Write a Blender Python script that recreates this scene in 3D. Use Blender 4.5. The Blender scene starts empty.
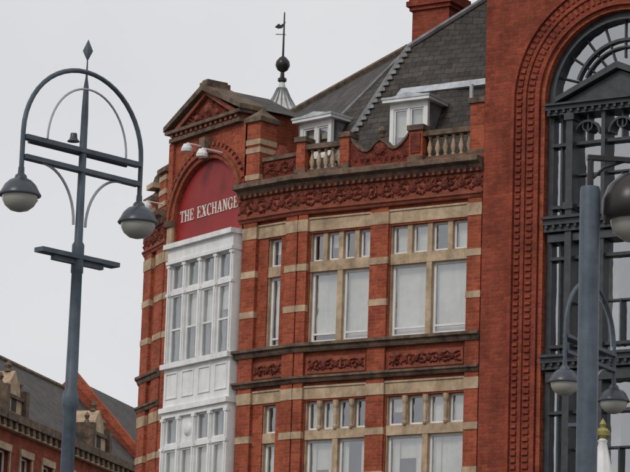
import bpy, bmesh, math, random
from mathutils import Vector, Matrix
random.seed(7)
D=bpy.data; scene=bpy.context.scene

# ------------------------------------------------------------ materials
def base(name):
    m=D.materials.new(name); m.use_nodes=True
    nt=m.node_tree; b=nt.nodes['Principled BSDF']
    return m,nt,b
def N(nt,t,**k):
    n=nt.nodes.new(t)
    for a,v in k.items(): setattr(n,a,v)
    return n
def streaks(nt,tc,L,col,amt):
    """rain-wash grime: noise stretched vertically"""
    mp=N(nt,'ShaderNodeMapping'); mp.inputs['Scale'].default_value=(5,5,.5)
    no=N(nt,'ShaderNodeTexNoise'); no.inputs['Scale'].default_value=1; no.inputs['Detail'].default_value=6; no.inputs['Roughness'].default_value=.7
    L.new(tc.outputs['Object'],mp.inputs['Vector']); L.new(mp.outputs['Vector'],no.inputs['Vector'])
    cr=N(nt,'ShaderNodeValToRGB'); e=cr.color_ramp.elements
    e[0].position=.36; e[0].color=(amt,amt,amt,1); e[1].position=.56; e[1].color=(1,1,1,1)
    L.new(no.outputs['Fac'],cr.inputs['Fac'])
    mx=N(nt,'ShaderNodeMix',data_type='RGBA',blend_type='MULTIPLY'); mx.inputs[0].default_value=1
    L.new(col,mx.inputs[6]); L.new(cr.outputs['Color'],mx.inputs[7])
    return mx.outputs[2]
def noisy(name,c1,c2,scale=3,rough=.8,bump=.0,bscale=40,metal=0,spec=.3,vor=False,streak=None):
    m,nt,b=base(name); L=nt.links
    tc=N(nt,'ShaderNodeTexCoord')
    no=N(nt,'ShaderNodeTexNoise'); no.inputs['Scale'].default_value=scale; no.inputs['Detail'].default_value=9; no.inputs['Roughness'].default_value=.7
    L.new(tc.outputs['Object'],no.inputs['Vector'])
    cr=N(nt,'ShaderNodeValToRGB'); cr.color_ramp.elements[0].position=.34; cr.color_ramp.elements[1].position=.66
    cr.color_ramp.elements[0].color=(*c1,1); cr.color_ramp.elements[1].color=(*c2,1)
    L.new(no.outputs['Fac'],cr.inputs['Fac']); col=cr.outputs['Color']
    if streak: col=streaks(nt,tc,L,col,streak)
    L.new(col,b.inputs['Base Color'])
    b.inputs['Roughness'].default_value=rough; b.inputs['Metallic'].default_value=metal
    b.inputs['Specular IOR Level'].default_value=spec
    if bump:
        if vor:
            n2=N(nt,'ShaderNodeTexVoronoi'); o='Distance'
        else:
            n2=N(nt,'ShaderNodeTexNoise'); n2.inputs['Detail'].default_value=4; o='Fac'
        n2.inputs['Scale'].default_value=bscale
        L.new(tc.outputs['Object'],n2.inputs['Vector'])
        bp=N(nt,'ShaderNodeBump'); bp.inputs['Strength'].default_value=.8; bp.inputs['Distance'].default_value=bump
        L.new(n2.outputs[o],bp.inputs['Height']); L.new(bp.outputs['Normal'],b.inputs['Normal'])
    return m
def brickmat(name,c1,c2,mortar,bw=.225,rh=.075,ms=.009,stain=.62,bump=.006,rough=.88,spec=.2,streak=.82,var=.75):
    m,nt,b=base(name); L=nt.links
    tc=N(nt,'ShaderNodeTexCoord'); uv=N(nt,'ShaderNodeUVMap')
    br=N(nt,'ShaderNodeTexBrick'); br.inputs['Scale'].default_value=1
    br.inputs['Brick Width'].default_value=bw; br.inputs['Row Height'].default_value=rh
    br.inputs['Mortar Size'].default_value=ms; br.inputs['Mortar Smooth'].default_value=.3
    br.inputs['Color1'].default_value=(*c1,1); br.inputs['Color2'].default_value=(*c2,1); br.inputs['Mortar'].default_value=(*mortar,1)
    L.new(uv.outputs['UV'],br.inputs['Vector'])
    n1=N(nt,'ShaderNodeTexNoise'); n1.inputs['Scale'].default_value=1.3; n1.inputs['Detail'].default_value=9; n1.inputs['Roughness'].default_value=.75
    L.new(tc.outputs['Object'],n1.inputs['Vector'])
    cr=N(nt,'ShaderNodeValToRGB'); e=cr.color_ramp.elements
    e[0].position=.34; e[0].color=(stain,stain*.95,stain*.93,1); e[1].position=.6; e[1].color=(1.1,1.07,1.04,1)
    L.new(n1.outputs['Fac'],cr.inputs['Fac'])
    mx=N(nt,'ShaderNodeMix',data_type='RGBA',blend_type='MULTIPLY'); mx.inputs[0].default_value=1
    L.new(br.outputs['Color'],mx.inputs[6]); L.new(cr.outputs['Color'],mx.inputs[7])
    n3=N(nt,'ShaderNodeTexNoise'); n3.inputs['Scale'].default_value=16; n3.inputs['Detail'].default_value=4; n3.inputs['Roughness'].default_value=.8
    L.new(tc.outputs['Object'],n3.inputs['Vector'])
    cr3=N(nt,'ShaderNodeValToRGB'); e=cr3.color_ramp.elements
    e[0].position=.35; e[0].color=(var,var*.96,var*.95,1); e[1].position=.65; e[1].color=(1.15,1.13,1.12,1)
    L.new(n3.outputs['Fac'],cr3.inputs['Fac'])
    mx2=N(nt,'ShaderNodeMix',data_type='RGBA',blend_type='MULTIPLY'); mx2.inputs[0].default_value=.9
    L.new(mx.outputs[2],mx2.inputs[6]); L.new(cr3.outputs['Color'],mx2.inputs[7])
    L.new(streaks(nt,tc,L,mx2.outputs[2],streak),b.inputs['Base Color'])
    bp=N(nt,'ShaderNodeBump'); bp.inputs['Distance'].default_value=bump; bp.inputs['Strength'].default_value=.7
    L.new(br.outputs['Fac'],bp.inputs['Height']); bp.invert=True
    L.new(bp.outputs['Normal'],b.inputs['Normal'])
    b.inputs['Roughness'].default_value=rough; b.inputs['Specular IOR Level'].default_value=spec
    return m
def glassmat(name,fac,tint=(.9,.93,.95)):
    m=D.materials.new(name); m.use_nodes=True; nt=m.node_tree; nt.nodes.clear(); L=nt.links
    o=N(nt,'ShaderNodeOutputMaterial'); mx=N(nt,'ShaderNodeMixShader'); t=N(nt,'ShaderNodeBsdfTransparent'); g=N(nt,'ShaderNodeBsdfGlossy')
    t.inputs['Color'].default_value=(*tint,1); g.inputs['Color'].default_value=(.92,.95,.97,1); g.inputs['Roughness'].default_value=.03
    tc=N(nt,'ShaderNodeTexCoord'); no=N(nt,'ShaderNodeTexNoise'); no.inputs['Scale'].default_value=1.6
    L.new(tc.outputs['Object'],no.inputs['Vector'])
    bp=N(nt,'ShaderNodeBump'); bp.inputs['Distance'].default_value=.05; bp.inputs['Strength'].default_value=.5
    L.new(no.outputs['Fac'],bp.inputs['Height']); L.new(bp.outputs['Normal'],g.inputs['Normal'])
    mx.inputs[0].default_value=fac
    L.new(t.outputs[0],mx.inputs[1]); L.new(g.outputs[0],mx.inputs[2]); L.new(mx.outputs[0],o.inputs['Surface'])
    return m
M={}
M['brick']=brickmat('red_brick',(.46,.105,.052),(.31,.06,.032),(.26,.15,.10))
M['brick2']=brickmat('dark_red_brick',(.36,.076,.042),(.25,.05,.03),(.17,.09,.065))
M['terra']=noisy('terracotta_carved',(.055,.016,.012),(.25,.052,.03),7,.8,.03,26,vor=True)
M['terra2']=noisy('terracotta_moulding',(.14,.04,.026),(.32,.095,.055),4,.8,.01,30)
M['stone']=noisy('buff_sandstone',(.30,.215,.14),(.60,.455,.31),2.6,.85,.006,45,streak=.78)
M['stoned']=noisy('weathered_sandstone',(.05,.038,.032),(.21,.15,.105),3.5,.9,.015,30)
M['white']=noisy('white_paint',(.68,.69,.69),(.83,.83,.82),3,.45,.0,streak=.88)
M['slate']=brickmat('roof_slate',(.095,.085,.075),(.045,.042,.04),(.018,.017,.016),.28,.17,.009,.55,.012,.65,.3,.7,.6)
M['lead']=noisy('lead_flashing',(.36,.39,.43),(.62,.65,.68),3,.5,.004,20,streak=.8)
M['leadd']=noisy('lead_dark',(.12,.125,.13),(.26,.27,.28),4,.6,.004,20)
M['dome']=noisy('dome_sheet',(.45,.46,.47),(.74,.74,.73),3,.5,.004,20,streak=.8)
M['signred']=noisy('sign_red_paint',(.24,.018,.018),(.30,.025,.023),2,.45,streak=.9)
M['lettering']=noisy('letter_white',(.66,.65,.58),(.78,.77,.7),5,.5)
M['iron']=noisy('black_paint',(.018,.021,.026),(.052,.056,.063),4,.4,spec=.5)
M['lampblue']=noisy('lamp_column_paint',(.055,.075,.10),(.10,.125,.155),4,.5,.0,spec=.35,streak=.82)
M['lampdark']=noisy('lamp_shade_paint',(.028,.037,.05),(.06,.072,.09),3,.35,spec=.5)
M['lampblack']=noisy('lamp_shade_black',(.010,.010,.012),(.028,.022,.022),3,.35,spec=.4)
M['hoop']=noisy('galvanised_hoop',(.30,.33,.37),(.45,.48,.52),3,.4,metal=.3)
m,nt,b=base('lamp_bowl'); b.inputs['Base Color'].default_value=(.5,.5,.45,1); b.inputs['Roughness'].default_value=.15; b.inputs['Transmission Weight'].default_value=.25; M['bowl']=m
M['glass']=glassmat('window_glass',.30)
M['glassd']=glassmat('shop_glass',.43,(.75,.8,.82))
M['blind']=noisy('window_blind',(.56,.52,.45),(.80,.76,.68),1.0,.9,streak=.85)
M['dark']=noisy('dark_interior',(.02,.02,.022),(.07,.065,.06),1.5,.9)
M['asphalt']=noisy('asphalt',(.04,.04,.042),(.065,.065,.067),4,.9,.004,90)
M['paving']=brickmat('paving_slabs',(.24,.22,.2),(.19,.18,.165),(.1,.09,.085),.6,.45,.012)
M['kerb']=noisy('kerb_granite',(.22,.22,.22),(.32,.31,.3),8,.8)
M['paint']=noisy('road_paint',(.6,.6,.57),(.8,.8,.78),5,.7)
M['ground']=noisy('ground_mat',(.09,.09,.085),(.14,.135,.12),.3,.95)
M['gold']=noisy('aged_gilt',(.25,.22,.06),(.4,.36,.12),8,.5,metal=.4)

# ------------------------------------------------------------ geometry helpers
class Frame:
    def __init__(s,a,b):
        s.o=Vector((a[0],a[1],0)); v=Vector((b[0]-a[0],b[1]-a[1],0)); s.len=v.length
        s.d=v.normalized(); s.nn=Vector((s.d.y,-s.d.x,0))
    def p(s,x,n,z): return s.o+s.d*x+s.nn*n+Vector((0,0,z))
def root(name,loc=(0,0,0)):
    e=D.objects.new(name,None); scene.collection.objects.link(e); e.empty_display_size=.5; return e
class Part:
    def __init__(s,name,mat,parent=None,smooth=False):
        s.name=name; s.mat=mat; s.par=parent; s.v=[]; s.f=[]; s.sm=smooth
    def add(s,vs,fs):
        k=len(s.v); s.v+=[tuple(x) for x in vs]; s.f+=[[i+k for i in f] for f in fs]
    def box(s,F,s0,s1,n0,n1,z0,z1):
        vs=[F.p(a,b,c) for a in(s0,s1) for b in(n0,n1) for c in(z0,z1)]
        s.add(vs,[(0,1,3,2),(4,6,7,5),(0,4,5,1),(2,3,7,6),(0,2,6,4),(1,5,7,3)])
    def quad(s,F,s0,s1,n,z0,z1):
        s.add([F.p(s0,n,z0),F.p(s1,n,z0),F.p(s1,n,z1),F.p(s0,n,z1)],[(0,1,2,3)])
    def prism(s,F,pts,n0,n1):
        k=len(pts); vs=[F.p(a,n0,z) for a,z in pts]+[F.p(a,n1,z) for a,z in pts]
        s.add(vs,[list(range(k)),list(range(k,2*k))[::-1]]+[(i,(i+1)%k,k+(i+1)%k,k+i) for i in range(k)])
    def xprism(s,F,pts,s0,s1):   # polygon in (n,z) extruded along s
        k=len(pts); vs=[F.p(s0,a,z) for a,z in pts]+[F.p(s1,a,z) for a,z in pts]
        s.add(vs,[list(range(k)),list(range(k,2*k))[::-1]]+[(i,(i+1)%k,k+(i+1)%k,k+i) for i in range(k)])
    def ring(s,F,cs,zs,r0,r1,a0,a1,n0,n1,seg=28):
        vs=[];fs=[]
        for i in range(seg+1):
            a=math.radians(a0+(a1-a0)*i/seg)
            for r,n in((r0,n0),(r1,n0),(r1,n1),(r0,n1)): vs.append(F.p(cs+r*math.cos(a),n,zs+r*math.sin(a)))
        for i in range(seg):
            for j in range(4): fs.append((i*4+j,i*4+(j+1)%4,i*4+4+(j+1)%4,i*4+4+j))
        fs+=[(0,1,2,3),tuple(seg*4+j for j in(3,2,1,0))]
        s.add(vs,fs)
    def poly(s,pts): s.add(pts,[list(range(len(pts)))])
    def lathe(s,c,prof,seg=12):
        vs=[];k=len(prof)
        for i in range(seg):
            a=2*math.pi*i/seg
            for r,z in prof: vs.append((c[0]+r*math.cos(a),c[1]+r*math.sin(a),c[2]+z))
        fs=[(i*k+j,((i+1)%seg)*k+j,((i+1)%seg)*k+j+1,i*k+j+1) for i in range(seg) for j in range(k-1)]
        fs+=[[i*k for i in range(seg)],[i*k+k-1 for i in range(seg)]]
        s.add(vs,fs)
    def tube(s,pts,r,seg=8):
        pts=[Vector(p) for p in pts]; vs=[];fs=[];k=len(pts)
        rr=r if isinstance(r,(list,tuple)) else [r]*k
        t0=(pts[1]-pts[0]).normalized(); up=Vector((0,0,1)) if abs(t0.z)<.9 else Vector((1,0,0))
        u=t0.cross(up).normalized()
        for i,p in enumerate(pts):
            t=(pts[min(i+1,k-1)]-pts[max(i-1,0)]).normalized()
            u=(u-t*u.dot(t)).normalized(); w=t.cross(u)
            for j in range(seg):
                a=2*math.pi*j/seg; vs.append(p+(u*math.cos(a)+w*math.sin(a))*rr[i])
        for i in range(k-1):
            for j in range(seg): fs.append((i*seg+j,i*seg+(j+1)%seg,(i+1)*seg+(j+1)%seg,(i+1)*seg+j))
        fs+=[list(range(seg)),[ (k-1)*seg+j for j in range(seg)]]
        s.add(vs,fs)
    def band(s,pts,prof):
        k=len(pts); ns=[]
        for i in range(k-1):
            d=Vector((pts[i+1][0]-pts[i][0],pts[i+1][1]-pts[i][1])).normalized(); ns.append(Vector((d.y,-d.x)))
        vs=[];m=len(prof)
        for i in range(k):
            a=ns[max(i-1,0)]; b=ns[min(i,k-2)]; mt=(a+b)/(1+a.dot(b))
            for n,z in prof: vs.append((pts[i][0]+mt.x*n,pts[i][1]+mt.y*n,z))
        fs=[(i*m+j,i*m+(j+1)%m,(i+1)*m+(j+1)%m,(i+1)*m+j) for i in range(k-1) for j in range(m)]
        fs+=[list(range(m)),[(k-1)*m+j for j in range(m)]]
        s.add(vs,fs)
    def boss(s,F,a,z,n,r,h,seg=8,sz=1.):
        vs=[F.p(a+r*math.cos(2*math.pi*i/seg),n,z+sz*r*math.sin(2*math.pi*i/seg)) for i in range(seg)]
        vs+=[F.p(a+.6*r*math.cos(2*math.pi*i/seg),n+h*.8,z+sz*.6*r*math.sin(2*math.pi*i/seg)) for i in range(seg)]
        vs.append(F.p(a,n+h,z))
        fs=[(i,(i+1)%seg,seg+(i+1)%seg,seg+i) for i in range(seg)]+[(seg+i,seg+(i+1)%seg,2*seg) for i in range(seg)]
        s.add(vs,fs)
    def leaf(s,F,a,z,n,w,h,dp,rot):
        c,q=math.cos(rot),math.sin(rot)
        P=[(-w,0),(0,-h),(w,0),(0,h)]
        vs=[F.p(a+x*c-y*q,n,z+x*q+y*c) for x,y in P]+[F.p(a,n+dp,z)]
        s.add(vs,[(0,1,4),(1,2,4),(2,3,4),(3,0,4)])
    def sheet(s,F,s0,s1,z0,z1,ops,n=0,dep=.3):
        xs=sorted({s0,s1}|{o[0] for o in ops}|{o[1] for o in ops}); zs=sorted({z0,z1}|{o[2] for o in ops}|{o[3] for o in ops})
        for i in range(len(xs)-1):
            for j in range(len(zs)-1):
                cx=(xs[i]+xs[i+1])/2; cz=(zs[j]+zs[j+1])/2
                if any(o[0]<cx<o[1] and o[2]<cz<o[3] for o in ops): continue
                s.quad(F,xs[i],xs[i+1],n,zs[j],zs[j+1])
        for a,b,c,d in ops:
            s.add([F.p(a,n,c),F.p(b,n,c),F.p(b,n,d),F.p(a,n,d),F.p(a,n-dep,c),F.p(b,n-dep,c),F.p(b,n-dep,d),F.p(a,n-dep,d)],
                  [(0,1,5,4),(1,2,6,5),(2,3,7,6),(3,0,4,7)])
    def done(s):
        if not s.v: return None
        me=D.meshes.new(s.name); me.from_pydata(s.v,[],s.f); me.update()
        bm=bmesh.new(); bm.from_mesh(me); bmesh.ops.recalc_face_normals(bm,faces=bm.faces)
        uv=bm.loops.layers.uv.new('UVMap')
        for f in bm.faces:
            n=f.normal
            if abs(n.z)>.97: t=Vector((1,0,0)); w=Vector((0,1,0))
            else:
                t=Vector((0,0,1)).cross(n).normalized(); w=n.cross(t)
            for l in f.loops: l[uv].uv=(l.vert.co.dot(t),l.vert.co.dot(w))
            f.smooth=s.sm
        bm.to_mesh(me); bm.free()
        me.materials.append(M[s.mat])
        o=D.objects.new(s.name,me); scene.collection.objects.link(o)
        if s.par: o.parent=s.par
        if s.sm: 
            md=o.modifiers.new('es','EDGE_SPLIT'); md.split_angle=math.radians(40)
        return o

# ------------------------------------------------------------ plan of corner building
Q0=(3.75,65.0); Q1=(-.33,67.54); Q2=(-1.70,68.82); Q3=(-3.58,71.5); Q4=(-4.15,72.95); Q5=(-3.5,80)
FA=Frame(Q1,Q0); FB=Frame(Q2,Q1); FC=Frame(Q3,Q2); FD=Frame(Q4,Q3); FE=Frame(Q5,Q4)
LA,LB,LC,LD=FA.len,FB.len,FC.len,FD.len
B=root('corner_commercial_building')
P={}
def part(k,mat,parent=B,smooth=False):
    if k not in P: P[k]=Part(k,mat,parent,smooth)
    return P[k]
brick=part('brick_walls','brick'); stone=part('stone_dressings','stone'); terra=part('carved_terracotta','terra')
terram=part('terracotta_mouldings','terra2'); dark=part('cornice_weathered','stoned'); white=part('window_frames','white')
glass=part('window_panes','glass'); blind=part('window_blinds','blind'); core=part('interior','dark')
slate=part('slate_roof','slate'); lead=part('lead_flashings','lead'); leadd=part('hip_soakers','leadd')

def curtain(F,a,b,n,z0,z1):
    """gathered curtain: zig-zag folds"""
    k=max(4,int((b-a)/.05)); vs=[]
    for i in range(k+1):
        x=a+(b-a)*i/k; q=n-(.025 if i%2 else 0)+random.uniform(-.006,.006)
        vs+=[F.p(x,q,z0),F.p(x,q,z1)]
    blind.add(vs,[(2*i,2*i+2,2*i+3,2*i+1) for i in range(k)])
def sash(F,a,b,z0,z1,n=-.14,w=.055,rail=None,bl=1.,wh=white,gl=glass,vert=0,cu=False):
    wh.box(F,a,a+w,n-.05,n,z0,z1); wh.box(F,b-w,b,n-.05,n,z0,z1)
    wh.box(F,a+w,b-w,n-.05,n-.002,z0,z0+w*1.3); wh.box(F,a+w,b-w,n-.05,n-.002,z1-w,z1)
    if rail: 
        zr=z0+(z1-z0)*rail; wh.box(F,a+w,b-w,n-.045,n-.004,zr-.02,zr+.025)
    for i in range(vert):
        x=a+(b-a)*(i+1)/(vert+1); wh.box(F,x-.015,x+.015,n-.04,n-.006,z0+w,z1-w)
    gl.quad(F,a+w*.5,b-w*.5,n-.03,z0+w*.5,z1-w*.5)
    if bl>0: blind.quad(F,a+.01,b-.01,n-.13,z1-(z1-z0)*bl,z1-.01)
    if cu:
        c=(b-a)*.27; curtain(F,a+.02,a+c,n-.09,z0,z1); curtain(F,b-c,b-.02,n-.09,z0,z1)

def group(F,a,b,zh,zt1,zt0,zs,nl=4,orn=False,bls=(1,1)):
    mw=.12; w=(b-a-(nl-1)*mw-.04)/nl
    for i in range(nl):
        x=a+.02+i*(w+mw)
        sash(F,x,x+w,zt1,zh,w=.045,bl=random.choice([1,.5,.0,.0]))
        if i<nl-1:
            stone.box(F,x+w,x+w+mw,-.27,-.04,zt1,zh)
            if orn:
                stone.lathe(F.p(x+w+mw/2,-.02,zt1),[(.045,0),(.06,.05),(.035,.1),(.05,.3),(.038,(zh-zt1)*.7),(.065,(zh-zt1)*.8),(.07,(zh-zt1)-.01)],8)
    stone.box(F,a,a+.02,-.27,-.045,zt1,zh); stone.box(F,b-.02,b,-.27,-.045,zt1,zh)
    stone.box(F,a,b,-.28,-.02,zt0,zt1)
    nb=2 if nl>1 else 1
    mw=.14; w=(b-a-(nb-1)*mw-.04)/nb
    for i in range(nb):
        x=a+.02+i*(w+mw)
        sash(F,x,x+w,zs,zt0,w=.06,rail=.13,bl=bls[i],cu=bls[i]<.8)
        if i<nb-1: stone.box(F,x+w,x+w+mw,-.27,-.03,zs,zt0)
    stone.box(F,a,a+.02,-.27,-.045,zs,zt0); stone.box(F,b-.02,b,-.27,-.045,zs,zt0)
floors=[(15.98,15.32,15.08,13.42),(12.08,11.42,11.2,9.55),(8.2,7.54,7.32,5.75)]
gA=[(.27,1.88),(2.40,4.40)]; gB=[(.86,1.28)]
opsA=[(a,b,f[3],f[0]) for a,b in gA for f in floors]; opsB=[(a,b,f[3],f[0]) for a,b in gB for f in floors]
opsA+=[(.3,1.85,.5,4.1),(2.4,4.4,.5,4.1)]
brick.sheet(FA,0,LA,0,17.0,opsA); brick.sheet(FB,0,LB,0,17.0,opsB)
brick.sheet(FD,0,LD,0,17.0,[]); brick.sheet(FE,0,FE.len,0,17.3,[])
BL=[[(.86,.95),(1,.97)],[(.4,0),(.3,.6)],[(1,.5),(.5,1)]]
for i,f in enumerate(floors):
    for j,(a,b) in enumerate(gA): group(FA,a,b,*f,orn=i>0,bls=BL[i][j])
    for a,b in gB: group(FB,a,b,*f,nl=1,bls=(.85,))
for a,b in((.3,1.85),(2.4,4.4)): sash(FA,a,b,.5,4.1,w=.09,rail=.75,bl=0,vert=1)
piers=[(FA,-.0,.24,.10),(FA,1.91,2.37,.07),(FA,4.43,4.78,.10),(FB,1.5,LB-.02,.10),(FB,.12,.55,.10),(FD,LD-.62,LD-.03,.07),(FD,.04,.6,.08),(FC,.02,.34,.06)]
bandz=[(16.02,16.30),(15.10,15.26),(14.15,14.30),(12.12,12.38),(11.22,11.38),(10.25,10.4),(8.2,8.4),(7.3,7.46),(6.3,6.45)]
for F,a,b,n in piers:
    brick.box(F,a,b,-.02,n,0,16.45 if F is not FC else 16.29)
    for z0,z1 in bandz:
        if F is FC and z1>16.2: z1=16.27
        stone.box(F,a-.012,b+.012,-.01,n+.014,z0,z1)
brick.quad(FC,0,.45,.001,0,16.3)
for z0,z1 in((16.02,16.30),(12.12,12.38),(8.22,8.42)):
    for F,a,b in((FA,.25,1.90),(FA,2.38,4.42),(FB,.56,1.49)):
        stone.box(F,a,b,-.2,.03,z0,z1); stone.box(F,a,b,-.1,.06,z1,z1+.04)
right=[Q2,Q1,Q0]; left=[Q5,Q4,Q3]
def mould(pt,pl,z0,z1,n0,n1):
    h=z1-z0
    pt.band(pl,[(-.05,z0),(n0,z0),(n0+.3*(n1-n0),z0+.25*h),(n0+.35*(n1-n0),z0+.5*h),(n1,z0+.62*h),(n1,z1-.05*h),(n1-.03,z1),(-.05,z1)])
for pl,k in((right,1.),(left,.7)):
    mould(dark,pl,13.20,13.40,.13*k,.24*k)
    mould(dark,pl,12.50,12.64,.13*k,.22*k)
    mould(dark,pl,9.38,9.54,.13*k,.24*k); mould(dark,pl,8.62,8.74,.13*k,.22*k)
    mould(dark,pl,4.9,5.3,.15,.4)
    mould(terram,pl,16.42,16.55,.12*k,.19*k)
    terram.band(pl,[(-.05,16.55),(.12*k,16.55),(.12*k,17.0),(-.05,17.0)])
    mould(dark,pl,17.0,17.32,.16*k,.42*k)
    terram.band(pl,[(-.03,17.32),(.10*k,17.32),(.10*k,17.42),(-.03,17.42)])
def carve(F,a,b,z0,z1,n,k=.2):
    m=int((b-a)/k); h=z1-z0
    for i in range(m):
        x=a+(i+.5)*(b-a)/m; z=(z0+z1)/2
        if i%2==0:
            terra.boss(F,x,z,n,h*.30,.06); 
            for q in range(4): terra.leaf(F,x+h*.36*math.cos(q*math.pi/2+.78),z+h*.36*math.sin(q*math.pi/2+.78),n,h*.09,h*.17,.05,q*math.pi/2+.78-math.pi/2)
        else:
            for q in range(3):
                terra.leaf(F,x+random.uniform(-.03,.03),z0+h*(.2+.3*q),n,h*.28,h*.12,.06,random.uniform(-.9,.9))
        for q in range(3): terra.boss(F,x+random.uniform(-.5,.5)*k,z0+h*random.uniform(.12,.88),n,random.uniform(.02,.04),.04,6)
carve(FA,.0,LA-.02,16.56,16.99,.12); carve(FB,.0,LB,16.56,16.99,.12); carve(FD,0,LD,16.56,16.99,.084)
for F,L in((FA,LA),(FB,LB),(FD,LD)):
    k=int(L/.16); q=.7 if F is FD else 1
    for i in range(k):
        x=(i+.5)*L/k; terram.box(F,x-.035,x+.035,.1*q,.24*q,17.0,17.10)
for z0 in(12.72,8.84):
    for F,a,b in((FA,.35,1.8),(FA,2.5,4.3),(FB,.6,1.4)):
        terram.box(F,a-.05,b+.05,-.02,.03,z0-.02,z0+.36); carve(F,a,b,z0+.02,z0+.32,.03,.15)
# ----- parapet
def pedestal(F,a,b,z1,n0=-.28,n1=.06,mat=brick):
    mat.box(F,a,b,n0,n1,17.42,z1-.12); dark.box(F,a-.04,b+.04,n0-.04,n1+.05,z1-.12,z1)
    dark.box(F,a-.03,b+.03,n0-.03,n1+.03,17.42,17.52)
balprof=[(.05,0),(.05,.04),(.03,.06),(.06,.16),(.065,.22),(.03,.36),(.028,.42),(.045,.45),(.05,.48)]
bal=part('balusters','stone',smooth=True)
def balustrade(F,a,b):
    dark.box(F,a,b,-.22,.0,17.42,17.50); dark.box(F,a,b,-.24,.03,17.98,18.10)
    k=max(2,int((b-a)/.175))
    for i in range(k):
        x=a+(i+.5)*(b-a)/k; bal.lathe(F.p(x,-.11,17.5),balprof,10)
balustrade(FA,.08,1.02); pedestal(FA,1.02,1.26,18.28)
balustrade(FA,3.2,4.42); pedestal(FA,2.85,3.2,18.25); pedestal(FA,4.42,4.78,18.72)
pedestal(FA,-.16,.08,18.28)
terra.box(FA,2.9,3.15,.05,.085,17.6,18.05)
pts=[(1.26,17.42),(2.85,17.42)]
up=[]
for i in range(15):
    t=i/14; x=2.85-t*1.59; z=18.12-.52*math.sin(math.pi*t)**.8+ .40*math.exp(-((t-.5)/.16)**2)
    up.append((x,z))
terra.prism(FA,pts+up,-.2,-.02)
for i in range(14):
    a,b=up[i],up[i+1]
    dark.prism(FA,[(a[0],a[1]),(b[0],b[1]),(b[0],b[1]+.07),(a[0],a[1]+.07)],-.24,.03)
for i in range(9): terra.leaf(FA,1.42+i*.16,17.60,-.02,.07,.12,.06,random.uniform(-.6,.6))
terra.boss(FA,2.05,17.80,-.02,.19,.09,12)
dark.lathe(FA.p(2.05,-.1,18.1),[(.06,0),(.05,.06),(.10,.14),(.08,.22),(.0,.27)],10)
terra.box(FB,.62,1.66,-.22,.0,17.42,17.86); dark.box(FB,.6,1.7,-.25,.05,17.86,17.95)
carve(FB,.65,1.6,17.46,17.84,.0,.16)
terra.prism(FB,[(.75,17.95),(1.45,17.95),(1.25,18.02),(1.1,18.22),(.95,18.02)],-.2,0)
def tallpier(F,a,b,n,z1,zb=16.45):
    brick.box(F,a,b,-.45,n,zb,z1-.2)
    for z in (17.45,18.1,z1-.75):
        stone.box(F,a-.015,b+.015,-.46,n+.015,z,z+.13)
    dark.box(F,a-.06,b+.06,-.5,n+.07,z1-.2,z1-.08)
    c=F.p((a+b)/2,(n-.45)/2,z1)
    A=[F.p(a-.04,-.48,z1-.08),F.p(b+.04,-.48,z1-.08),F.p(b+.04,n+.04,z1-.08),F.p(a-.04,n+.04,z1-.08),c+Vector((0,0,.18))]
    dark.add(A,[(0,1,4),(1,2,4),(2,3,4),(3,0,4),(0,1,2,3)])
tallpier(FB,.13,.56,.10,19.05); tallpier(FD,LD-.55,LD-.06,.08,18.5)
tallpier(FD,.05,.5,.09,17.95)
terra.box(FD,.5,LD-.55,-.2,0,17.42,17.85)
dark.lathe(FD.p(.27,-.15,17.98),[(.14,0),(.08,.1),(.17,.28),(.12,.45),(.0,.58)],10)
# ----- gable with arch over sign
cs=LC/2+.08; R=1.42; zs=16.88
def archwall(pt,F,a,b,z0,z1,cs,zs,R,n,dep,seg=32):
    pt.quad(F,a,cs-R,n,z0,z1); pt.quad(F,cs+R,b,n,z0,z1)
    pr=None
    for i in range(seg+1):
        an=math.pi*i/seg; q=(cs+R*math.cos(an),zs+R*math.sin(an))
        if pr:
            pt.add([F.p(pr[0],n,pr[1]),F.p(q[0],n,q[1]),F.p(q[0],n,z1),F.p(pr[0],n,z1)],[(0,1,2,3)])
            pt.add([F.p(pr[0],n,pr[1]),F.p(q[0],n,q[1]),F.p(q[0],n-dep,q[1]),F.p(pr[0],n-dep,pr[1])],[(0,1,2,3)])
        pr=q
    for x in(cs-R,cs+R):
        pt.add([F.p(x,n,z0),F.p(x,n,zs),F.p(x,n-dep,zs),F.p(x,n-dep,z0)],[(0,1,2,3)])
archwall(brick,FC,.0,LC,16.3,19.0,cs,zs,R,.02,.2)
brick.box(FC,0,LC,-.6,-.2,0,19.0)
brick.ring(FC,cs,zs,R,R+.12,20,180,.0,.07); terram.ring(FC,cs,zs,R+.12,R+.21,20,180,.0,.13); 
brick.ring(FC,cs,zs,R+.21,R+.30,25,180,.0,.06)
for i in range(25):
    a=6*i+33
    terram.ring(FC,cs,zs,R+.30,R+.38,a-1.6,a+1.6,.0,.10,1)
dark.box(FC,cs-.12,cs+.12,.0,.24,zs+R-.02,zs+R+.5)
stone.box(FC,cs-R-.22,cs-R,.0,.09,16.3,16.85); dark.box(FC,cs-R-.26,cs-R+.02,.0,.14,16.85,17.0)
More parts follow.
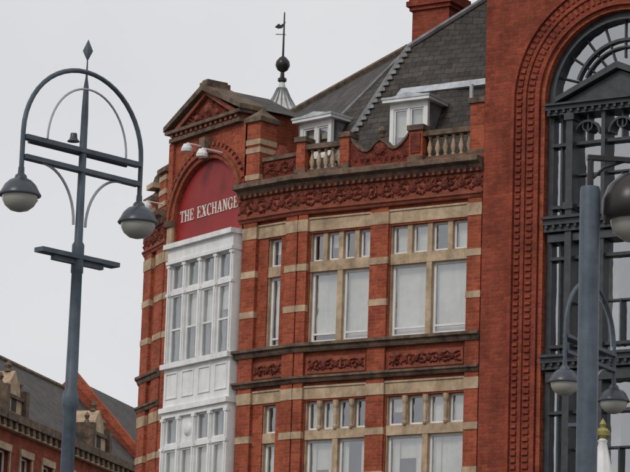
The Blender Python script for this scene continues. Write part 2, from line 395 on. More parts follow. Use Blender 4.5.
# entablature + pediment
g0,g1=.16,LC-.12; gc=(g0+g1)/2; hw=(g1-g0)/2
dark.box(FC,g0-.05,g1+.05,-.5,.16,18.95,19.05); terram.box(FC,g0,g1,-.5,.08,19.05,19.15)
za=20.02; zb=19.23
dark.box(FC,g0-.14,g1+.14,-.5,.24,19.15,zb)
terra.prism(FC,[(g0+.1,zb),(g1-.1,zb),(gc,za-.12)],-.4,.04)
for sg in(-1,1):
    e=gc+sg*(hw+.18)
    dark.prism(FC,[(e,zb),(e,zb+.12),(gc,za+.12),(gc,za-.04)],-.5,.26)
    terram.prism(FC,[(e-sg*.25,zb),(gc,za-.04),(gc,za-.14),(e-sg*.5,zb)],-.25,.15)
    slate.add([FC.p(e,-.48,zb+.05),FC.p(gc,-.48,za+.08),FC.p(gc,-1.7,za+.08),FC.p(e,-1.7,zb+.05)],[(0,1,2,3)])
brick.prism(FC,[(g0+.1,17.3),(g1-.1,17.3),(g1-.1,19.3),(gc,za),(g0+.1,19.3)],-1.65,-.55)
for x,z,w in((gc,19.55,.15),(gc-.45,19.4,.10),(gc+.45,19.4,.10)): terram.boss(FC,x,z,.04,w,.1,10)
for i in range(22):
    x=random.uniform(-.95,.95); terra.leaf(FC,gc+x,19.3+random.uniform(0,.55)*(1-abs(x)),.04,.05,.1,.07,random.uniform(-1,1))
dark.box(FC,gc-.17,gc+.17,-.45,.22,za+.0,za+.17); dark.box(FC,gc-.12,gc+.12,-.4,.18,za+.17,za+.23)
for i in range(14):
    x=g0+.1+i*(g1-g0-.2)/13; terram.box(FC,x-.045,x+.045,.05,.19,19.06,19.145)
for x in(.03,): brick.box(FC,x,x+.2,.0,.09,17.1,18.95)
# ----- sign
SG=root('building_name_sign')
sp=Part('panel','signred',SG)
arc=[(cs+(R-.01)*math.cos(math.pi*i/40),zs+(R-.01)*math.sin(math.pi*i/40)) for i in range(41)]
sp.prism(FC,[(cs-R+.01,16.36),(cs+R-.01,16.36)]+arc,-.14,-.06); sp.done()
def arcpoly(cx,cy,ro,so,ri,si,a0,a1,k=16):
    o=[(cx+ro*math.cos(math.radians(a0+(a1-a0)*i/k)),cy+so*math.sin(math.radians(a0+(a1-a0)*i/k))) for i in range(k+1)]
    q=[(cx+ri*math.cos(math.radians(a0+(a1-a0)*i/k)),cy+si*math.sin(math.radians(a0+(a1-a0)*i/k))) for i in range(k+1)]
    return [[o[i],o[i+1],q[i+1],q[i]] for i in range(k)]
def rc(a,b,c,d): return [(a,b),(c,b),(c,d),(a,d)]
G={
'T':(.78,[rc(.32,0,.46,1),rc(0,.93,.78,1),rc(0,.76,.05,1),rc(.73,.76,.78,1),rc(.2,0,.58,.05)]),
'H':(.86,[rc(.1,0,.24,1),rc(.62,0,.76,1),rc(.2,.47,.7,.54),rc(0,0,.33,.05),rc(0,.95,.33,1),rc(.53,0,.86,.05),rc(.53,.95,.86,1)]),
'E':(.72,[rc(.1,0,.24,1),rc(0,.94,.66,1),rc(0,0,.7,.06),rc(.2,.48,.5,.54),rc(.61,.76,.66,1),rc(.65,0,.7,.24),rc(.46,.38,.5,.64)]),
'X':(.88,[[(.06,1),(.25,1),(.8,0),(.61,0)],[(.66,1),(.73,1),(.2,0),(.13,0)],rc(0,.95,.33,1),rc(.53,.95,.84,1),rc(0,0,.32,.05),rc(.53,0,.88,.05)]),
'C':(.8,arcpoly(.42,.5,.42,.53,.27,.47,48,312)+[rc(.67,.66,.72,1.0)]),
'A':(.88,[[(.38,1),(.46,1),(.18,0),(.1,0)],[(.36,1),(.5,1),(.8,0),(.62,0)],rc(.2,.3,.66,.36),rc(0,0,.28,.05),rc(.53,0,.88,.05)]),
'N':(.88,[rc(.12,0,.19,1),rc(.68,0,.75,1),[(.08,1),(.26,1),(.75,0),(.66,0)],rc(0,.95,.2,1),rc(0,0,.31,.05),rc(.56,.95,.88,1)]),
'G':(.88,arcpoly(.42,.5,.42,.53,.27,.47,48,330)+[rc(.67,.66,.72,1.0),rc(.62,.04,.76,.44),rc(.52,.41,.86,.46)]),
}
lt=Part('lettering','lettering',SG); H=.28; XS=.238
tot=(sum((.55 if c==' ' else G[c][0]+.1) for c in 'THE EXCHANGE')-.1)*XS
x=cs-tot/2-.02; k=0
for c in 'THE EXCHANGE':
    if c==' ': x+=.55*XS; continue
    w,st=G[c]
    for s_ in st:
        k+=1; lt.prism(FC,[(x+a*XS,16.93+b*H) for a,b in s_],-.07,-.04+.0006*(k%11))
    x+=(w+.1)*XS
lt.done()
# ----- white timber bay on FC
W=part('bay_frame','white'); bg=part('bay_panes','glass')
s0,s1=.42,LC-.02; nb=.20
W.box(FC,s0-.08,s1+.03,-.2,nb+.14,16.22,16.34); W.box(FC,s0,s1,-.2,nb+.04,15.92,16.22); W.box(FC,s0-.02,s1+.015,-.2,nb+.08,15.84,15.92)
def bayfloor(zt,zm1,zm0,zb,special=False):
    n=4; mw=.12; w=(s1-s0-(n+1)*mw)/n
    for i in range(n+1):
        x=s0+i*(w+mw); W.box(FC,x,x+mw,-.15,nb+.02,zb,zt)
        W.box(FC,x+.03,x+mw-.03,nb+.02,nb+.05,zb+.05,zt-.06)
        W.box(FC,x-.012,x+mw+.012,nb-.02,nb+.06,zm0-.02,zm0+.05)
        W.box(FC,x-.012,x+mw+.012,nb-.02,nb+.06,zt-.08,zt-.01)
    W.box(FC,s0+.02,s1-.02,-.15,nb-.01,zm0,zm1)
    for i in range(n):
        x=s0+mw+i*(w+mw)
        if special and i==1:
            W.box(FC,x,x+w,-.1,nb-.05,zm1,zt); W.boss(FC,x+w/2,(zt+zm1)/2,nb-.05,.19,.08,20)
        else: sash(FC,x,x+w,zm1,zt,n=nb-.05,w=.035,bl=0.,wh=W,gl=bg,vert=0)
        sash(FC,x,x+w,zb,zm0,n=nb-.05,w=.045,rail=.5,bl=random.choice([0,.35,.5,.5]),wh=W,gl=bg)
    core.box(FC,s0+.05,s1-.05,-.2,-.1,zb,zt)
bayfloor(15.84,15.2,15.08,13.40); bayfloor(12.1,11.45,11.33,9.5,True); bayfloor(8.2,7.55,7.43,5.6)
for zt in(13.40,9.5):
    W.box(FC,s0-.05,s1+.03,-.2,nb+.11,zt-.12,zt)
    W.box(FC,s0,s1,-.2,nb,zt-1.06,zt-.12)
    for i in range(4):
        w=(s1-s0)/4; a=s0+i*w+.1; b=a+w-.2
        W.box(FC,a,b,nb,nb+.025,zt-.85,zt-.82); W.box(FC,a,b,nb,nb+.025,zt-.25,zt-.22)
        W.box(FC,a,a+.03,nb,nb+.025,zt-.82,zt-.25); W.box(FC,b-.03,b,nb,nb+.025,zt-.82,zt-.25)
    W.box(FC,s0-.04,s1+.03,-.2,nb+.1,zt-1.18,zt-1.06); W.box(FC,s0,s1,-.2,nb+.03,zt-1.30,zt-1.18)
W.box(FC,s0,s1,-.2,nb+.05,5.2,5.6); W.box(FC,s0,s1,-.2,nb,0,5.2)
# ----- floodlights
fl=part('floodlights','white')
for a,n,z in((cs-.05,.62,18.48),(cs+.75,.7,18.2),(-.25,.5,17.4)):
    fl.tube([FC.p(a,.02,z+.1),FC.p(a,n,z+.12)],.02,6)
    c=FC.p(a,n,z)
    fl.lathe(c,[(.0,-.09),(.13,-.09),(.14,-.02),(.09,.09),(.0,.11)],12)
# ----- core + roofs
cpl=[(4.0,65.45),(-.08,68.0),(-1.2,69.2),(-3.1,72.0),(-3.7,73.2),(-3.2,79.6),(4,82),(11.3,77)]
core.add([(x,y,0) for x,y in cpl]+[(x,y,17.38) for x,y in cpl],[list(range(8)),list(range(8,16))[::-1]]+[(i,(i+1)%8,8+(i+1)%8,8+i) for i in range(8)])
V=Vector
e0=V((4.25,65.35,17.4)); e1=V((.16,67.9,17.4)); e2=V((-1.15,69.35,17.4)); e3=V((-3.0,72.1,17.4)); e4=V((-3.4,74,17.4)); e5=V((-2.6,80,17.4))
r1=V((2.07,69.0,20.9)); r2=V((-.89,76,20.9)); r3=V((4.3,68.6,22.35)); 
slate.poly([e0,e1,r1,r3,V((6.2,68.0,22.35)),V((5.2,64.75,17.4))])
slate.poly([e1,e2,r1]); slate.add([e2,e3,r2,r1],[(0,1,2),(0,2,3)]); slate.add([e3,e4,e5,r2],[(0,1,3),(1,2,3)])
slate.add([r1,r2,V((8,78,20.9)),r3,V((9,72,22.35))],[(0,1,2),(0,2,3),(3,2,4)])
def lerp(a,b,t): return a+(b-a)*t
leadd.tube([e1+V((0,0,.05)),r1+V((0,0,.05))],.06,6); leadd.tube([r1+V((0,0,.04)),r3+V((0,0,.04))],.07,6)
part('ridge_capping','stoned').tube([r1+V((0,0,.03)),r2+V((0,0,.03))],.09,6)
leadd.tube([e2+V((0,0,.04)),lerp(e2,r1,.97)],.045,6)
for i in range(22):
    p=lerp(e1,r1,(i+.6)/22.5); leadd.add([p+V((-.02,-.05,.04)),p+FA.d*.16+V((0,-.04,.05)),p+FA.d*.15+V((0,-.02,.14)),p+V((-.02,-.02,.13))],[(0,1,2,3)])
def onA(s,z,off=.0):
    k=(z-17.4)/1.84; return FA.o+FA.d*s-FA.nn*(.6+k-off)+V((0,0,z))
lead.add([onA(1.45,19.55,.07),onA(4.9,19.55,.07),onA(4.9,19.72,.07),onA(1.52,19.72,.07)],[(0,1,2,3)])
lead.add([onA(1.45,19.55,.07),onA(4.9,19.55,.07),onA(4.9,19.53,-.05),onA(1.45,19.53,-.05)],[(0,1,2,3)])
lead.add([lerp(e2,r1,.40)+V((-.05,-.05,.03)),lerp(e3,r2,.45)+V((-.05,-.05,.03)),lerp(e3,r2,.50)+V((-.05,-.05,.05)),lerp(e2,r1,.45)+V((-.05,-.05,.05))],[(0,1,2,3)])
def dormer(F,a,b,n,z0,z1,back):
    white.box(F,a,a+.1,n-.1,n,z0,z1); white.box(F,b-.1,b,n-.1,n,z0,z1); white.box(F,a+.1,b-.1,n-.1,n-.003,z1-.14,z1); white.box(F,a+.1,b-.1,n-.1,n+.03,z0,z0+.1)
    m=(a+b)/2; white.box(F,m-.03,m+.03,n-.08,n-.01,z0+.1,z1-.14)
    sash(F,a+.1,m-.03,z0+.1,z1-.14,n=n-.03,w=.04,bl=.6); sash(F,m+.03,b-.1,z0+.1,z1-.14,n=n-.03,w=.04,bl=.4)
    leadd.box(F,a+.02,b-.02,n-back,n-.22,z0-.4,z1-.02)
    white.box(F,a-.12,b+.12,n-back,n+.16,z1,z1+.07); lead.box(F,a-.14,b+.14,n-back,n+.18,z1+.07,z1+.12)
    lead.prism(F,[(a-.05,z1+.12),(b+.05,z1+.12),(m,z1+.22)],n-back,n+.1)
dormer(FA,1.85,2.85,-.75,17.75,19.05,1.3); dormer(FB,.75,1.75,-1.05,18.05,18.98,1.6)
lead.tube([onA(3.7,19.1,.0),onA(3.7,19.1,.25),onA(3.7,19.1,.25)+V((0,0,.35))],.05,8)
# chimney
FK=Frame((2.66-.45,70.5+.28),(2.66+.42,70.5-.26))
ch=part('chimney','brick2')
ch.box(FK,0,FK.len,-.9,0,18.5,22.35); 
for i,(z0,z1,o) in enumerate(((21.35,21.47,.05),(22.35,22.45,.06),(22.45,22.58,.12),(22.58,22.72,.07),(22.72,23.4,.0))): ch.box(FK,-o,FK.len+o,-.9-o,o,z0,z1)
for i in range(3): terram.lathe(FK.p(.2+.33*i,-.45,23.4),[(.13,0),(.11,.3),(.13,.45),(.09,.46)],10)
# turret with weather vane
tc=V((-1.02,78,0)); tu=part('turret_dome','dome',smooth=False); tb=part('turret_drum','dome')
tb.lathe(tc+V((0,0,20.9)),[(.80,-3.5),(.80,.02),(.96,.04),(.98,.14),(.9,.18)],16)
prof=[(.94,-.02),(.86,.08),(.62,.30),(.40,.55),(.22,.85),(.11,1.1),(.06,1.3)]
tu.lathe(tc+V((0,0,21.1)),prof,16)
rib=part('turret_ribs','leadd')
for i in range(16):
    a=2*math.pi*i/16; d_=V((math.cos(a),math.sin(a),0))
    rib.tube([tc+d_*(r_+.01)+V((0,0,21.1+z_)) for r_,z_ in prof[:-1]],.022,5)
va=part('weather_vane','lampblack',smooth=True)
va.lathe(tc+V((0,0,22.35)),[(.05,0),(.12,.05),(.12,.12),(.06,.16),(.05,.3),(.14,.36),(.2,.48),(.18,.6),(.1,.7),(.03,.75),(.02,1.95),(.0,2.0)],12)
va.tube([tc+V((-.22,0,23.7)),tc+V((.0,0,23.7)),tc+V((.05,0,23.7))],.012,5)
FV=Frame((tc.x-.25,78),(tc.x+.1,78))
va.prism(FV,[(0,23.9),(.1,24.0),(.16,23.96),(.3,24.06),(.2,23.88),(.1,23.86)],-.015,.015)
for k in list(P): P[k].done()

# ============================================================ right building with tall arched window
RB=root('arched_window_brick_building'); P={}
FR=Frame(Q0,(Q0[0]+.8486*8,Q0[1]-.5288*8))
def pr(k,mat,sm=False): return part(k,mat,RB,sm)
bw=pr('brick_wall','brick2'); ba=pr('brick_archivolt','brick'); ir=pr('iron_window_frame','iron'); gr=pr('glazing','glassd'); ste=pr('stone_trim','stoned'); inn=pr('dark_room','dark'); cur=pr('curtains','blind')
cR,zR,RR=3.32,18.50,1.82
nw=.14
archwall(bw,FR,.02,6.6,0,25,cR,zR,RR+.1,nw,.5,48)
bw.add([FR.p(.02,nw,0),FR.p(.02,nw,25),FR.p(.02,-12,25),FR.p(.02,-12,0)],[(0,1,2,3)])
bw.add([FR.p(6.6,nw,0),FR.p(6.6,nw,25),FR.p(6.6,-12,25),FR.p(6.6,-12,0)],[(0,1,2,3)])
ste.box(FR,-.1,6.75,-12,.5,25,25.5)
def archring(pt,r0,r1,n0,n1):
    pt.ring(FR,cR,zR,r0,r1,0,180,n0,n1,44)
    pt.box(FR,cR-r1,cR-r0,n0,n1,0,zR); pt.box(FR,cR+r0,cR+r1,n0,n1,0,zR)
archring(ba,RR,RR+.1,-.3,nw-.06)
archring(bw,RR+.1,RR+.20,.0,nw+.03)
archring(bw,RR+.42,RR+.50,.0,nw+.05)
archring(bw,RR+.70,RR+.78,.0,nw+.08)
for r0,r1,pit in((RR+.24,RR+.38,.15),(RR+.54,RR+.66,.15)):
    k=int(math.pi*r1/pit)
    for i in range(k):
        a=180*(i+.5)/k; da=180/k*.27; bw.ring(FR,cR,zR,r0,r1,a-da,a+da,.0,nw+.04,1)
    z=zR-.08
    while z>0.3:
        for sg in(-1,1):
            a,b=sorted((cR+sg*r0,cR+sg*r1)); bw.box(FR,a,b,0,nw+.04,z-.04,z+.04)
        z-=pit
ng=-.22
arc=[(cR+(RR-.01)*math.cos(math.pi*i/40),zR+(RR-.01)*math.sin(math.pi*i/40)) for i in range(41)]
gp=[FR.p(cR-RR+.01,ng,.3),FR.p(cR+RR-.01,ng,.3)]+[FR.p(a,ng,z) for a,z in arc]
gr.poly(gp)
ir.ring(FR,cR,zR,RR-.13,RR,0,180,-.3,-.1,40); ir.ring(FR,cR,zR,RR-.18,RR-.13,0,180,-.3,-.04,40)
ir.ring(FR,cR,zR,1.18,1.24,20,160,-.28,-.14,30); ir.ring(FR,cR,zR,1.02,1.06,25,155,-.28,-.14,30)
for i in range(9):
    a=18*i+18; t=math.radians(a)
    p0=FR.p(cR+.8*math.cos(t),-.2,zR+.8*math.sin(t)); p1=FR.p(cR+(RR-.1)*math.cos(t),-.2,zR+(RR-.1)*math.sin(t)); ir.tube([p0,p1],.028,4)
for sg in(-1,1):
    a,b=sorted((cR+sg*RR,cR+sg*(RR-.14))); ir.box(FR,a,b,-.3,-.1,0,zR)
    a,b=sorted((cR+sg*1.28,cR+sg*1.12)); ir.box(FR,a,b,-.25,.10,0,18.2)
    a,b=sorted((cR+sg*1.32,cR+sg*1.08)); ir.box(FR,a,b,-.2,.14,17.95,18.1); ir.box(FR,a,b,-.2,.14,15.95,16.1)
    for r in(1.48,): a,b=sorted((cR+sg*r,cR+sg*(r+.05))); ir.box(FR,a,b,-.27,-.14,0,zR)
for x in(-.42,.42):
    ir.box(FR,cR+x-.045,cR+x+.045,-.26,.02,0,18.1)
for z0,z1 in((17.45,18.1),(15.95,16.7),(12.9,13.9),(9.6,10.7)):
    for x in(-.84,0,.84): ir.box(FR,cR+x-.018,cR+x+.018,-.26,-.08,z0,z1)
for z in(17.45,16.05,14.9,12.95,11.5,9.6,8.2,7.2): ir.box(FR,cR-RR+.1,cR+RR-.1,-.27,-.07,z-.035,z+.035)
for z in(16.75,13.9,10.7): ir.box(FR,cR-1.1,cR+1.1,-.27,-.12,z-.02,z+.02)
for x in(-.84,0,.84):
    ir.ring(FR,cR+x,17.62,.28,.33,0,180,-.26,-.03,14); ir.ring(FR,cR+x,17.82,.10,.13,0,360,-.26,-.05,14)
def icorn(z,h,n,a=-RR+.05,b=RR-.05):
    ir.box(FR,cR+a,cR+b,-.3,n,z,z+h*.3); ir.box(FR,cR+a,cR+b,-.3,n-.08,z-h*.35,z); ir.box(FR,cR+a,cR+b,-.3,n+.08,z+h*.3,z+h*.45)
    k=20
    for i in range(k):
        x=cR+a+(i+.5)*(b-a)/k; ir.box(FR,x-.03,x+.03,n-.08,n-.01,z-.07,z-.004)
icorn(18.2,.3,.16); icorn(15.6,.4,.22); icorn(12.55,.38,.22); icorn(9.2,.4,.2); icorn(5.8,.5,.2)
for z0,z1 in((15.25,15.42),(12.15,12.38),(8.6,9.0)): ir.box(FR,cR-RR+.1,cR+RR-.1,-.28,.05,z0,z1)
ir.prism(FR,[(cR-1.4,18.34),(cR+1.4,18.34),(cR,18.95)],-.28,.1)
for sg in(-1,1): ir.prism(FR,[(cR+sg*1.5,18.34),(cR+sg*1.5,18.45),(cR,19.12),(cR,18.97)],-.28,.26)
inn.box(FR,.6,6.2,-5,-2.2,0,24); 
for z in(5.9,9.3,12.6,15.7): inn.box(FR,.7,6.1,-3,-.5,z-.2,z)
cur.quad(FR,cR-.8,cR-.45,-.9,12.9,15.2); cur.quad(FR,cR+.5,cR+.8,-.9,12.9,15.2); cur.quad(FR,cR-.38,cR+.1,-1.2,16.1,17.4); cur.quad(FR,cR-1.1,cR-.5,-1.2,9.6,12)
for k in list(P): P[k].done()

# ============================================================ distant buildings
SB=root('slate_roofed_terrace_building'); P={}
def ps(k,mat): return part(k,mat,SB)
A0=(-10.95,88.5); A1=(-5.92,106.5)
FS=Frame(A0,A1); 
if FS.nn.x<0: FS=Frame(A1,A0)
LS=FS.len
bs=ps('brick_walls','brick2'); st1=ps('stone_dressings','stone'); sl=ps('slate_roof','slate'); st2=ps('weathered_trim','stoned'); gl2=ps('window_panes','glass'); w2=ps('window_frames','white'); in2=ps('interior','dark')
blind=ps('window_blinds','blind')
near=0 if (FS.p(0,0,0).y<FS.p(LS,0,0).y) else 1
def sx(t): return t if not near else LS-t
ops=[]
for i in range(9):
    a=.7+i*2.0
    for z in(12.5,9.0,5.4):
        q=sorted((sx(a),sx(a+.95))); ops.append((q[0],q[1],z,z+1.8))
ops=[o for o in ops if o[1]<LS-.1 and o[0]>.1]
bs.sheet(FS,0,LS,0,15.2,ops)
for a,b,c,d in ops:
    sash(FS,a,b,c,d,wh=w2,gl=gl2,rail=.5,bl=.3); st1.box(FS,a-.12,b+.12,-.05,.1,c-.15,c); st1.box(FS,a-.12,b+.12,-.05,.08,d,d+.22)
    st1.box(FS,a-.12,a-.01,-.05,.05,c,d); st1.box(FS,b+.01,b+.12,-.05,.05,c,d)
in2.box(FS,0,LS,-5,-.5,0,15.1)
st2.box(FS,-.2,LS+.0,-.3,.35,15.2,15.45); st1.box(FS,-.1,LS,-.2,.2,14.95,15.2); st1.box(FS,0,LS,-.1,.12,11.6,11.85)
for i in range(36): st2.box(FS,.2+i*LS/36,.38+i*LS/36,.1,.3,15.0,15.19)
rz=18.3
sl.add([FS.p(-.2,.2,15.45),FS.p(LS,.2,15.45),FS.p(LS,-2.7,rz),FS.p(-.2,-2.7,rz),FS.p(-.2,-5.6,15.45),FS.p(LS,-5.6,15.45)],[(0,1,2,3),(3,2,5,4)])
bs.add([FS.p(-.1,.1,0),FS.p(-.1,.1,15.4),FS.p(-.1,-2.7,rz-.1),FS.p(-.1,-5.5,15.4),FS.p(-.1,-5.5,0)],[(0,1,2,3,4)])
st2.tube([FS.p(-.2,-2.7,rz),FS.p(LS,-2.7,rz)],.10,6)
for t in(5.5,13.6):
    a=sx(t)
    st1.prism(FS,[(a-.8,15.45),(a+.8,15.45),(a+.78,15.95),(a+.5,16.15),(a+.42,16.45),(a,16.85),(a-.42,16.45),(a-.5,16.15),(a-.78,15.95)],-1.0,.15)
    st2.box(FS,a-.9,a+.9,-.8,.22,15.95,16.06); 
    for q in(-.85,.85): st2.box(FS,a+q-.13,a+q+.13,-.4,.3,15.45,16.3); st2.lathe(FS.p(a+q,0,16.3),[(.12,0),(.05,.12),(.1,.24),(0,.4)],8)
    st2.lathe(FS.p(a,-.1,16.83),[(.12,0),(.08,.1),(.13,.2),(.0,.38)],8)
    in2.box(FS,a-.22,a+.22,-.1,.155,15.55,16.0)
    sl.add([FS.p(a-.7,-.9,15.95),FS.p(a,-.9,16.8),FS.p(a,-2.0,16.8),FS.p(a-.7,-2.0,15.95),FS.p(a+.7,-.9,15.95),FS.p(a+.7,-2.0,15.95)],[(0,1,2,3),(1,4,5,2)])
for k in list(P): P[k].done()
GB=root('gabled_brick_house'); P={}
gb=part('walls','brick2',GB); gsl=part('slate_roof','slate',GB); gcp=part('copings','brick',GB); ga=part('roof_aerial','iron',GB)
def xs(a,b): return sorted((sx(a),sx(b)))
a,b=xs(LS+.01,LS+9)
gb.xprism(FS,[(.15,0),(.15,15.7),(-2.7,18.75),(-5.6,15.7),(-5.6,0)],a,b)
gsl.add([FS.p(sx(LS+.35),.3,15.6),FS.p(sx(LS+9),.3,15.6),FS.p(sx(LS+9),-2.7,18.82),FS.p(sx(LS+.35),-2.7,18.82)],[(0,1,2,3)])
a,b=xs(LS-.02,LS+.4)
gcp.xprism(FS,[(.35,15.45),(.35,15.75),(-2.7,19.1),(-2.7,18.7)],a,b); gcp.xprism(FS,[(-5.8,15.45),(-5.8,15.75),(-2.7,19.1),(-2.7,18.7)],a,b)
p=FS.p(sx(LS+2.5),-.6,0)
ga.tube([p+V((0,0,16)),p+V((0,0,20.0))],.035,6)
for z,w in((19.8,.4),(19.5,.5),(19.2,.35)): ga.tube([p+V((-w/2,0,z)),p+V((w/2,0,z))],.02,5)
for k in list(P): P[k].done()

# ============================================================ street lamps
def street_lamp(x,y,dirv,dz=0,name='street_lamp'):
    E=root(name); d=V((dirv[0],dirv[1],0)).normalized()
    F=Frame((x,y),(x+d.x,y+d.y))
    col=Part('column','lampblue',E,True); fr=Part('arch_and_bars','lampblue',E,True); hp=Part('inner_hoop','hoop',E,True)
    hd=Part('lamp_shades','lampdark',E,True); bo=Part('lamp_bowls','bowl',E,True)
    c=V((x,y,0))
    col.lathe(c,[(.16,0),(.16,.9),(.125,1.0),(.115,5),(.10,8.3+dz),(.125,8.35+dz),(.125,8.55+dz),(.095,8.6+dz),(.082,10.4+dz),(.095,10.42+dz),(.095,10.85+dz),(.065,10.9+dz),(.055,12.9+dz),(.04,13.35+dz),(.018,13.5+dz),(.01,13.78+dz)],20)
    col.lathe(c+V((0,0,13.76+dz)),[(.0,0),(.08,.17),(.0,.36)],4)
    pts=[F.p(-1.2,0,11.75+dz)]
    for i in range(25):
        a=math.pi*(1-i/24); pts.append(F.p(1.2*math.cos(a),0,12.42+dz+1.17*math.sin(a)))
    pts.append(F.p(1.2,0,11.75+dz)); fr.tube(pts,.038,8)
    for zc,w in((12.33,1.17),(12.02,1.17)):
        fr.box(F,-w,w,-.07,.07,zc-.035+dz,zc+.035+dz); 
    fr.box(F,-1.0,1.0,-.13,-.09,12.28+dz,12.38+dz)
    fr.box(F,-.78,.78,-.10,.10,10.62+dz,10.69+dz); fr.box(F,-.5,.5,-.04,.04,10.54+dz,10.62+dz)
    hp.tube([F.p(.8*math.cos(math.pi*(1-i/24)),.1,12.36+dz+.93*math.sin(math.pi*(1-i/24))) for i in range(25)],.018,6)
    for sg in(-1,1):
        hp.tube([F.p(sg*(.8-.68*math.sin(t)),.0,11.15+dz+.84*math.cos(t)) for t in [math.pi/2*i/12 for i in range(13)]],.022,6)
        lc=F.p(sg*1.2,0,11.42+dz)
        hd.lathe(lc,[(.0,.44),(.045,.43),(.05,.33),(.085,.30),(.10,.25),(.17,.22),(.24,.15),(.28,.07),(.315,.01),(.315,-.02),(.29,-.025),(.27,-.0),(.0,.02)],24)
        hd.lathe(lc,[(.322,-.012),(.322,.002),(.30,.003),(.30,-.013)],24)
        bo.lathe(lc,[(.275,-.01),(.265,-.09),(.22,-.17),(.14,-.235),(.05,-.26),(.0,-.265)],24)
        hd.tube([lc+F.d*.31+V((0,0,0)),lc+F.d*.345+V((0,0,-.03)),lc+F.d*.31+V((0,0,-.07))],.012,5)
    hd.lathe(F.p(-.1,-.12,12.5+dz),[(.0,.12),(.05,.11),(.06,.03),(.1,-.02),(.0,-.03)],12)
    for q in(col,fr,hp,hd,bo): q.done()
street_lamp(-3.62,45,(1,1),.05)
street_lamp(5.47,58,(.485,.874),-.42)
E=root('street_lamp'); x,y=2.34,25.
F=Frame((x,y),(x+.98,y+.15))
col=Part('column','lampblue',E,True); arm=Part('bracket_arm','lampblack',E,True); hd=Part('lamp_shade','lampblack',E,True); bo=Part('lamp_bowl','bowl',E,True)
col.lathe(V((x,y,0)),[(.16,0),(.16,1.0),(.10,1.05),(.092,4),(.088,7.38),(.08,7.42),(.03,7.43)],28)
arm.tube([F.p(0,0,7.38),F.p(0,0,7.66)],.028,10); arm.box(F,-.03,.95,-.03,.03,7.66,7.70); arm.tube([F.p(.02,0,7.5),F.p(.12,0,7.6),F.p(.3,0,7.67)],.014,8)
lc=F.p(.40,0,7.29)
arm.tube([lc+V((0,0,.3)),lc+V((0,0,.38))],.03,8)
hd.lathe(lc,[(.0,.33),(.05,.32),(.06,.28),(.15,.25),(.24,.16),(.29,.03),(.29,-.10),(.26,-.14),(.0,-.13)],32)
bo.lathe(lc,[(.22,-.14),(.19,-.24),(.10,-.31),(0,-.32)],24)
for q in(col,arm,hd,bo): q.done()
E=root('ornamental_lantern_post'); x,y=5.66,57.2
po=Part('post','iron',E,True); la=Part('lantern','white',E,True); kn=Part('crown_finial','gold',E,True)
po.lathe(V((x,y,0)),[(.12,0),(.12,.8),(.06,.9),(.05,9.2)],12)
la.lathe(V((x,y,9.2)),[(.06,0),(.2,.05),(.17,.25),(.12,.5),(.08,.68),(.1,.72),(.04,.78)],8)
kn.lathe(V((x,y,9.96)),[(.05,0),(.13,.06),(.14,.14),(.09,.2),(.05,.22),(.07,.28),(.03,.36),(0,.4)],10)
for q in(po,la,kn): q.done()

# ============================================================ ground
def sheet(name,mat,pts,z,h=0):
    p=Part(name,mat); k=len(pts)
    if h: p.add([(a,b,z) for a,b in pts]+[(a,b,z-h) for a,b in pts],[list(range(k))]+[(i,(i+1)%k,k+(i+1)%k,k+i) for i in range(k)])
    else: p.poly([(a,b,z) for a,b in pts])
    return p.done()
sheet('ground','ground',[(-1500,-1500),(1500,-1500),(1500,1500),(-1500,1500)],-.15)
sheet('road','asphalt',[(-14,-40),(-1,-40),(-1,20),(16,48),(14,54),(2,60),(-4.8,67),(-7,75),(-4,110),(-7.5,110),(-13,85)],-.146)
sheet('pavement','paving',[(-1,-40),(30,-40),(30,40),(16,47.6),(-.9,20)],-.02,.12)
sheet('pavement','paving',[(20,54),(30,70),(10,86),(-2,100),(-4.5,75),(-4.6,71),(-2,66.5),(3,62),(12,56)],-.02,.12)
kb=Part('kerb','kerb')
for a,b in(((-1,-40),(-1,20)),((-1,20),(16,48))):
    F=Frame(a,b); kb.box(F,0,F.len,-.0,.15,-.146,-.01)
kb.done()
rm=Part('road_markings','paint')
for i in range(16):
    rm.add([(-6.6,-30+i*6,-.142),(-6.45,-30+i*6,-.142),(-6.45,-27+i*6,-.142),(-6.6,-27+i*6,-.142)],[(0,1,2,3)])
rm.done()

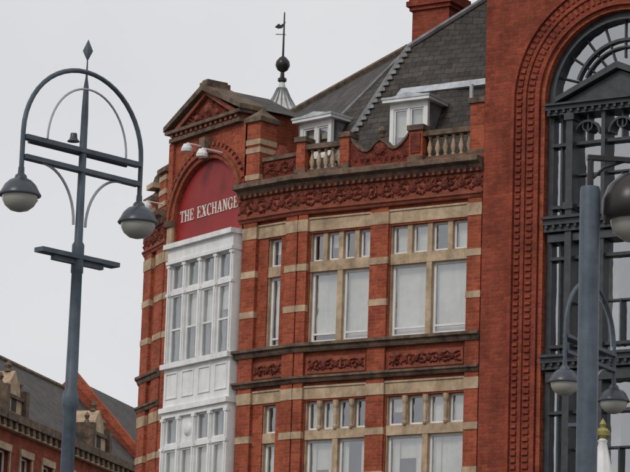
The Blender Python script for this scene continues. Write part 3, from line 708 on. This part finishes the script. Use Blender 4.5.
# ============================================================ world, sun, camera
w=D.worlds.new('World'); scene.world=w; w.use_nodes=True; nt=w.node_tree; L=nt.links
bg=nt.nodes['Background']; bg.inputs['Strength'].default_value=.1
sk=N(nt,'ShaderNodeTexSky'); sk.sky_type='NISHITA'; sk.sun_disc=False
tc_=N(nt,'ShaderNodeTexCoord'); no=N(nt,'ShaderNodeTexNoise'); no.inputs['Scale'].default_value=3.2; no.inputs['Detail'].default_value=6
L.new(tc_.outputs['Generated'],no.inputs['Vector'])
cr=N(nt,'ShaderNodeValToRGB'); cr.color_ramp.elements[0].position=.3; cr.color_ramp.elements[1].position=.7
cr.color_ramp.elements[0].color=(.70,.70,.72,1); cr.color_ramp.elements[1].color=(.84,.835,.84,1)
L.new(no.outputs['Fac'],cr.inputs['Fac'])
sc=N(nt,'ShaderNodeMix',data_type='RGBA',blend_type='MULTIPLY'); sc.inputs[0].default_value=1; sc.inputs[7].default_value=(10,10,10,1); 
sc.clamp_result=False
L.new(cr.outputs['Color'],sc.inputs[6])
mx=N(nt,'ShaderNodeMix',data_type='RGBA'); mx.inputs[0].default_value=.96
L.new(sk.outputs['Color'],mx.inputs[6]); L.new(sc.outputs[2],mx.inputs[7]); L.new(mx.outputs[2],bg.inputs['Color'])
sd=D.lights.new('sun','SUN'); sd.energy=1.2; sd.angle=math.radians(14); sd.color=(1,.95,.88)
so=D.objects.new('sun',sd); scene.collection.objects.link(so)
S=V((-.50,-.62,.66)).normalized(); so.rotation_euler=S.to_track_quat('Z','Y').to_euler()
sk.sun_elevation=math.asin(S.z); sk.sun_rotation=math.atan2(S.x,S.y)
cd=D.cameras.new('camera'); co=D.objects.new('camera',cd); scene.collection.objects.link(co); scene.camera=co
cd.lens=171.4; cd.sensor_width=36; cd.clip_end=5000; cd.clip_start=.1
co.matrix_world=Matrix.Translation((0,0,1.6))@Matrix.Rotation(math.radians(102),4,'X')@Matrix.Rotation(math.radians(1.9),4,'Z')
scene.view_settings.view_transform='Standard'; scene.view_settings.look='None'; scene.view_settings.exposure=0
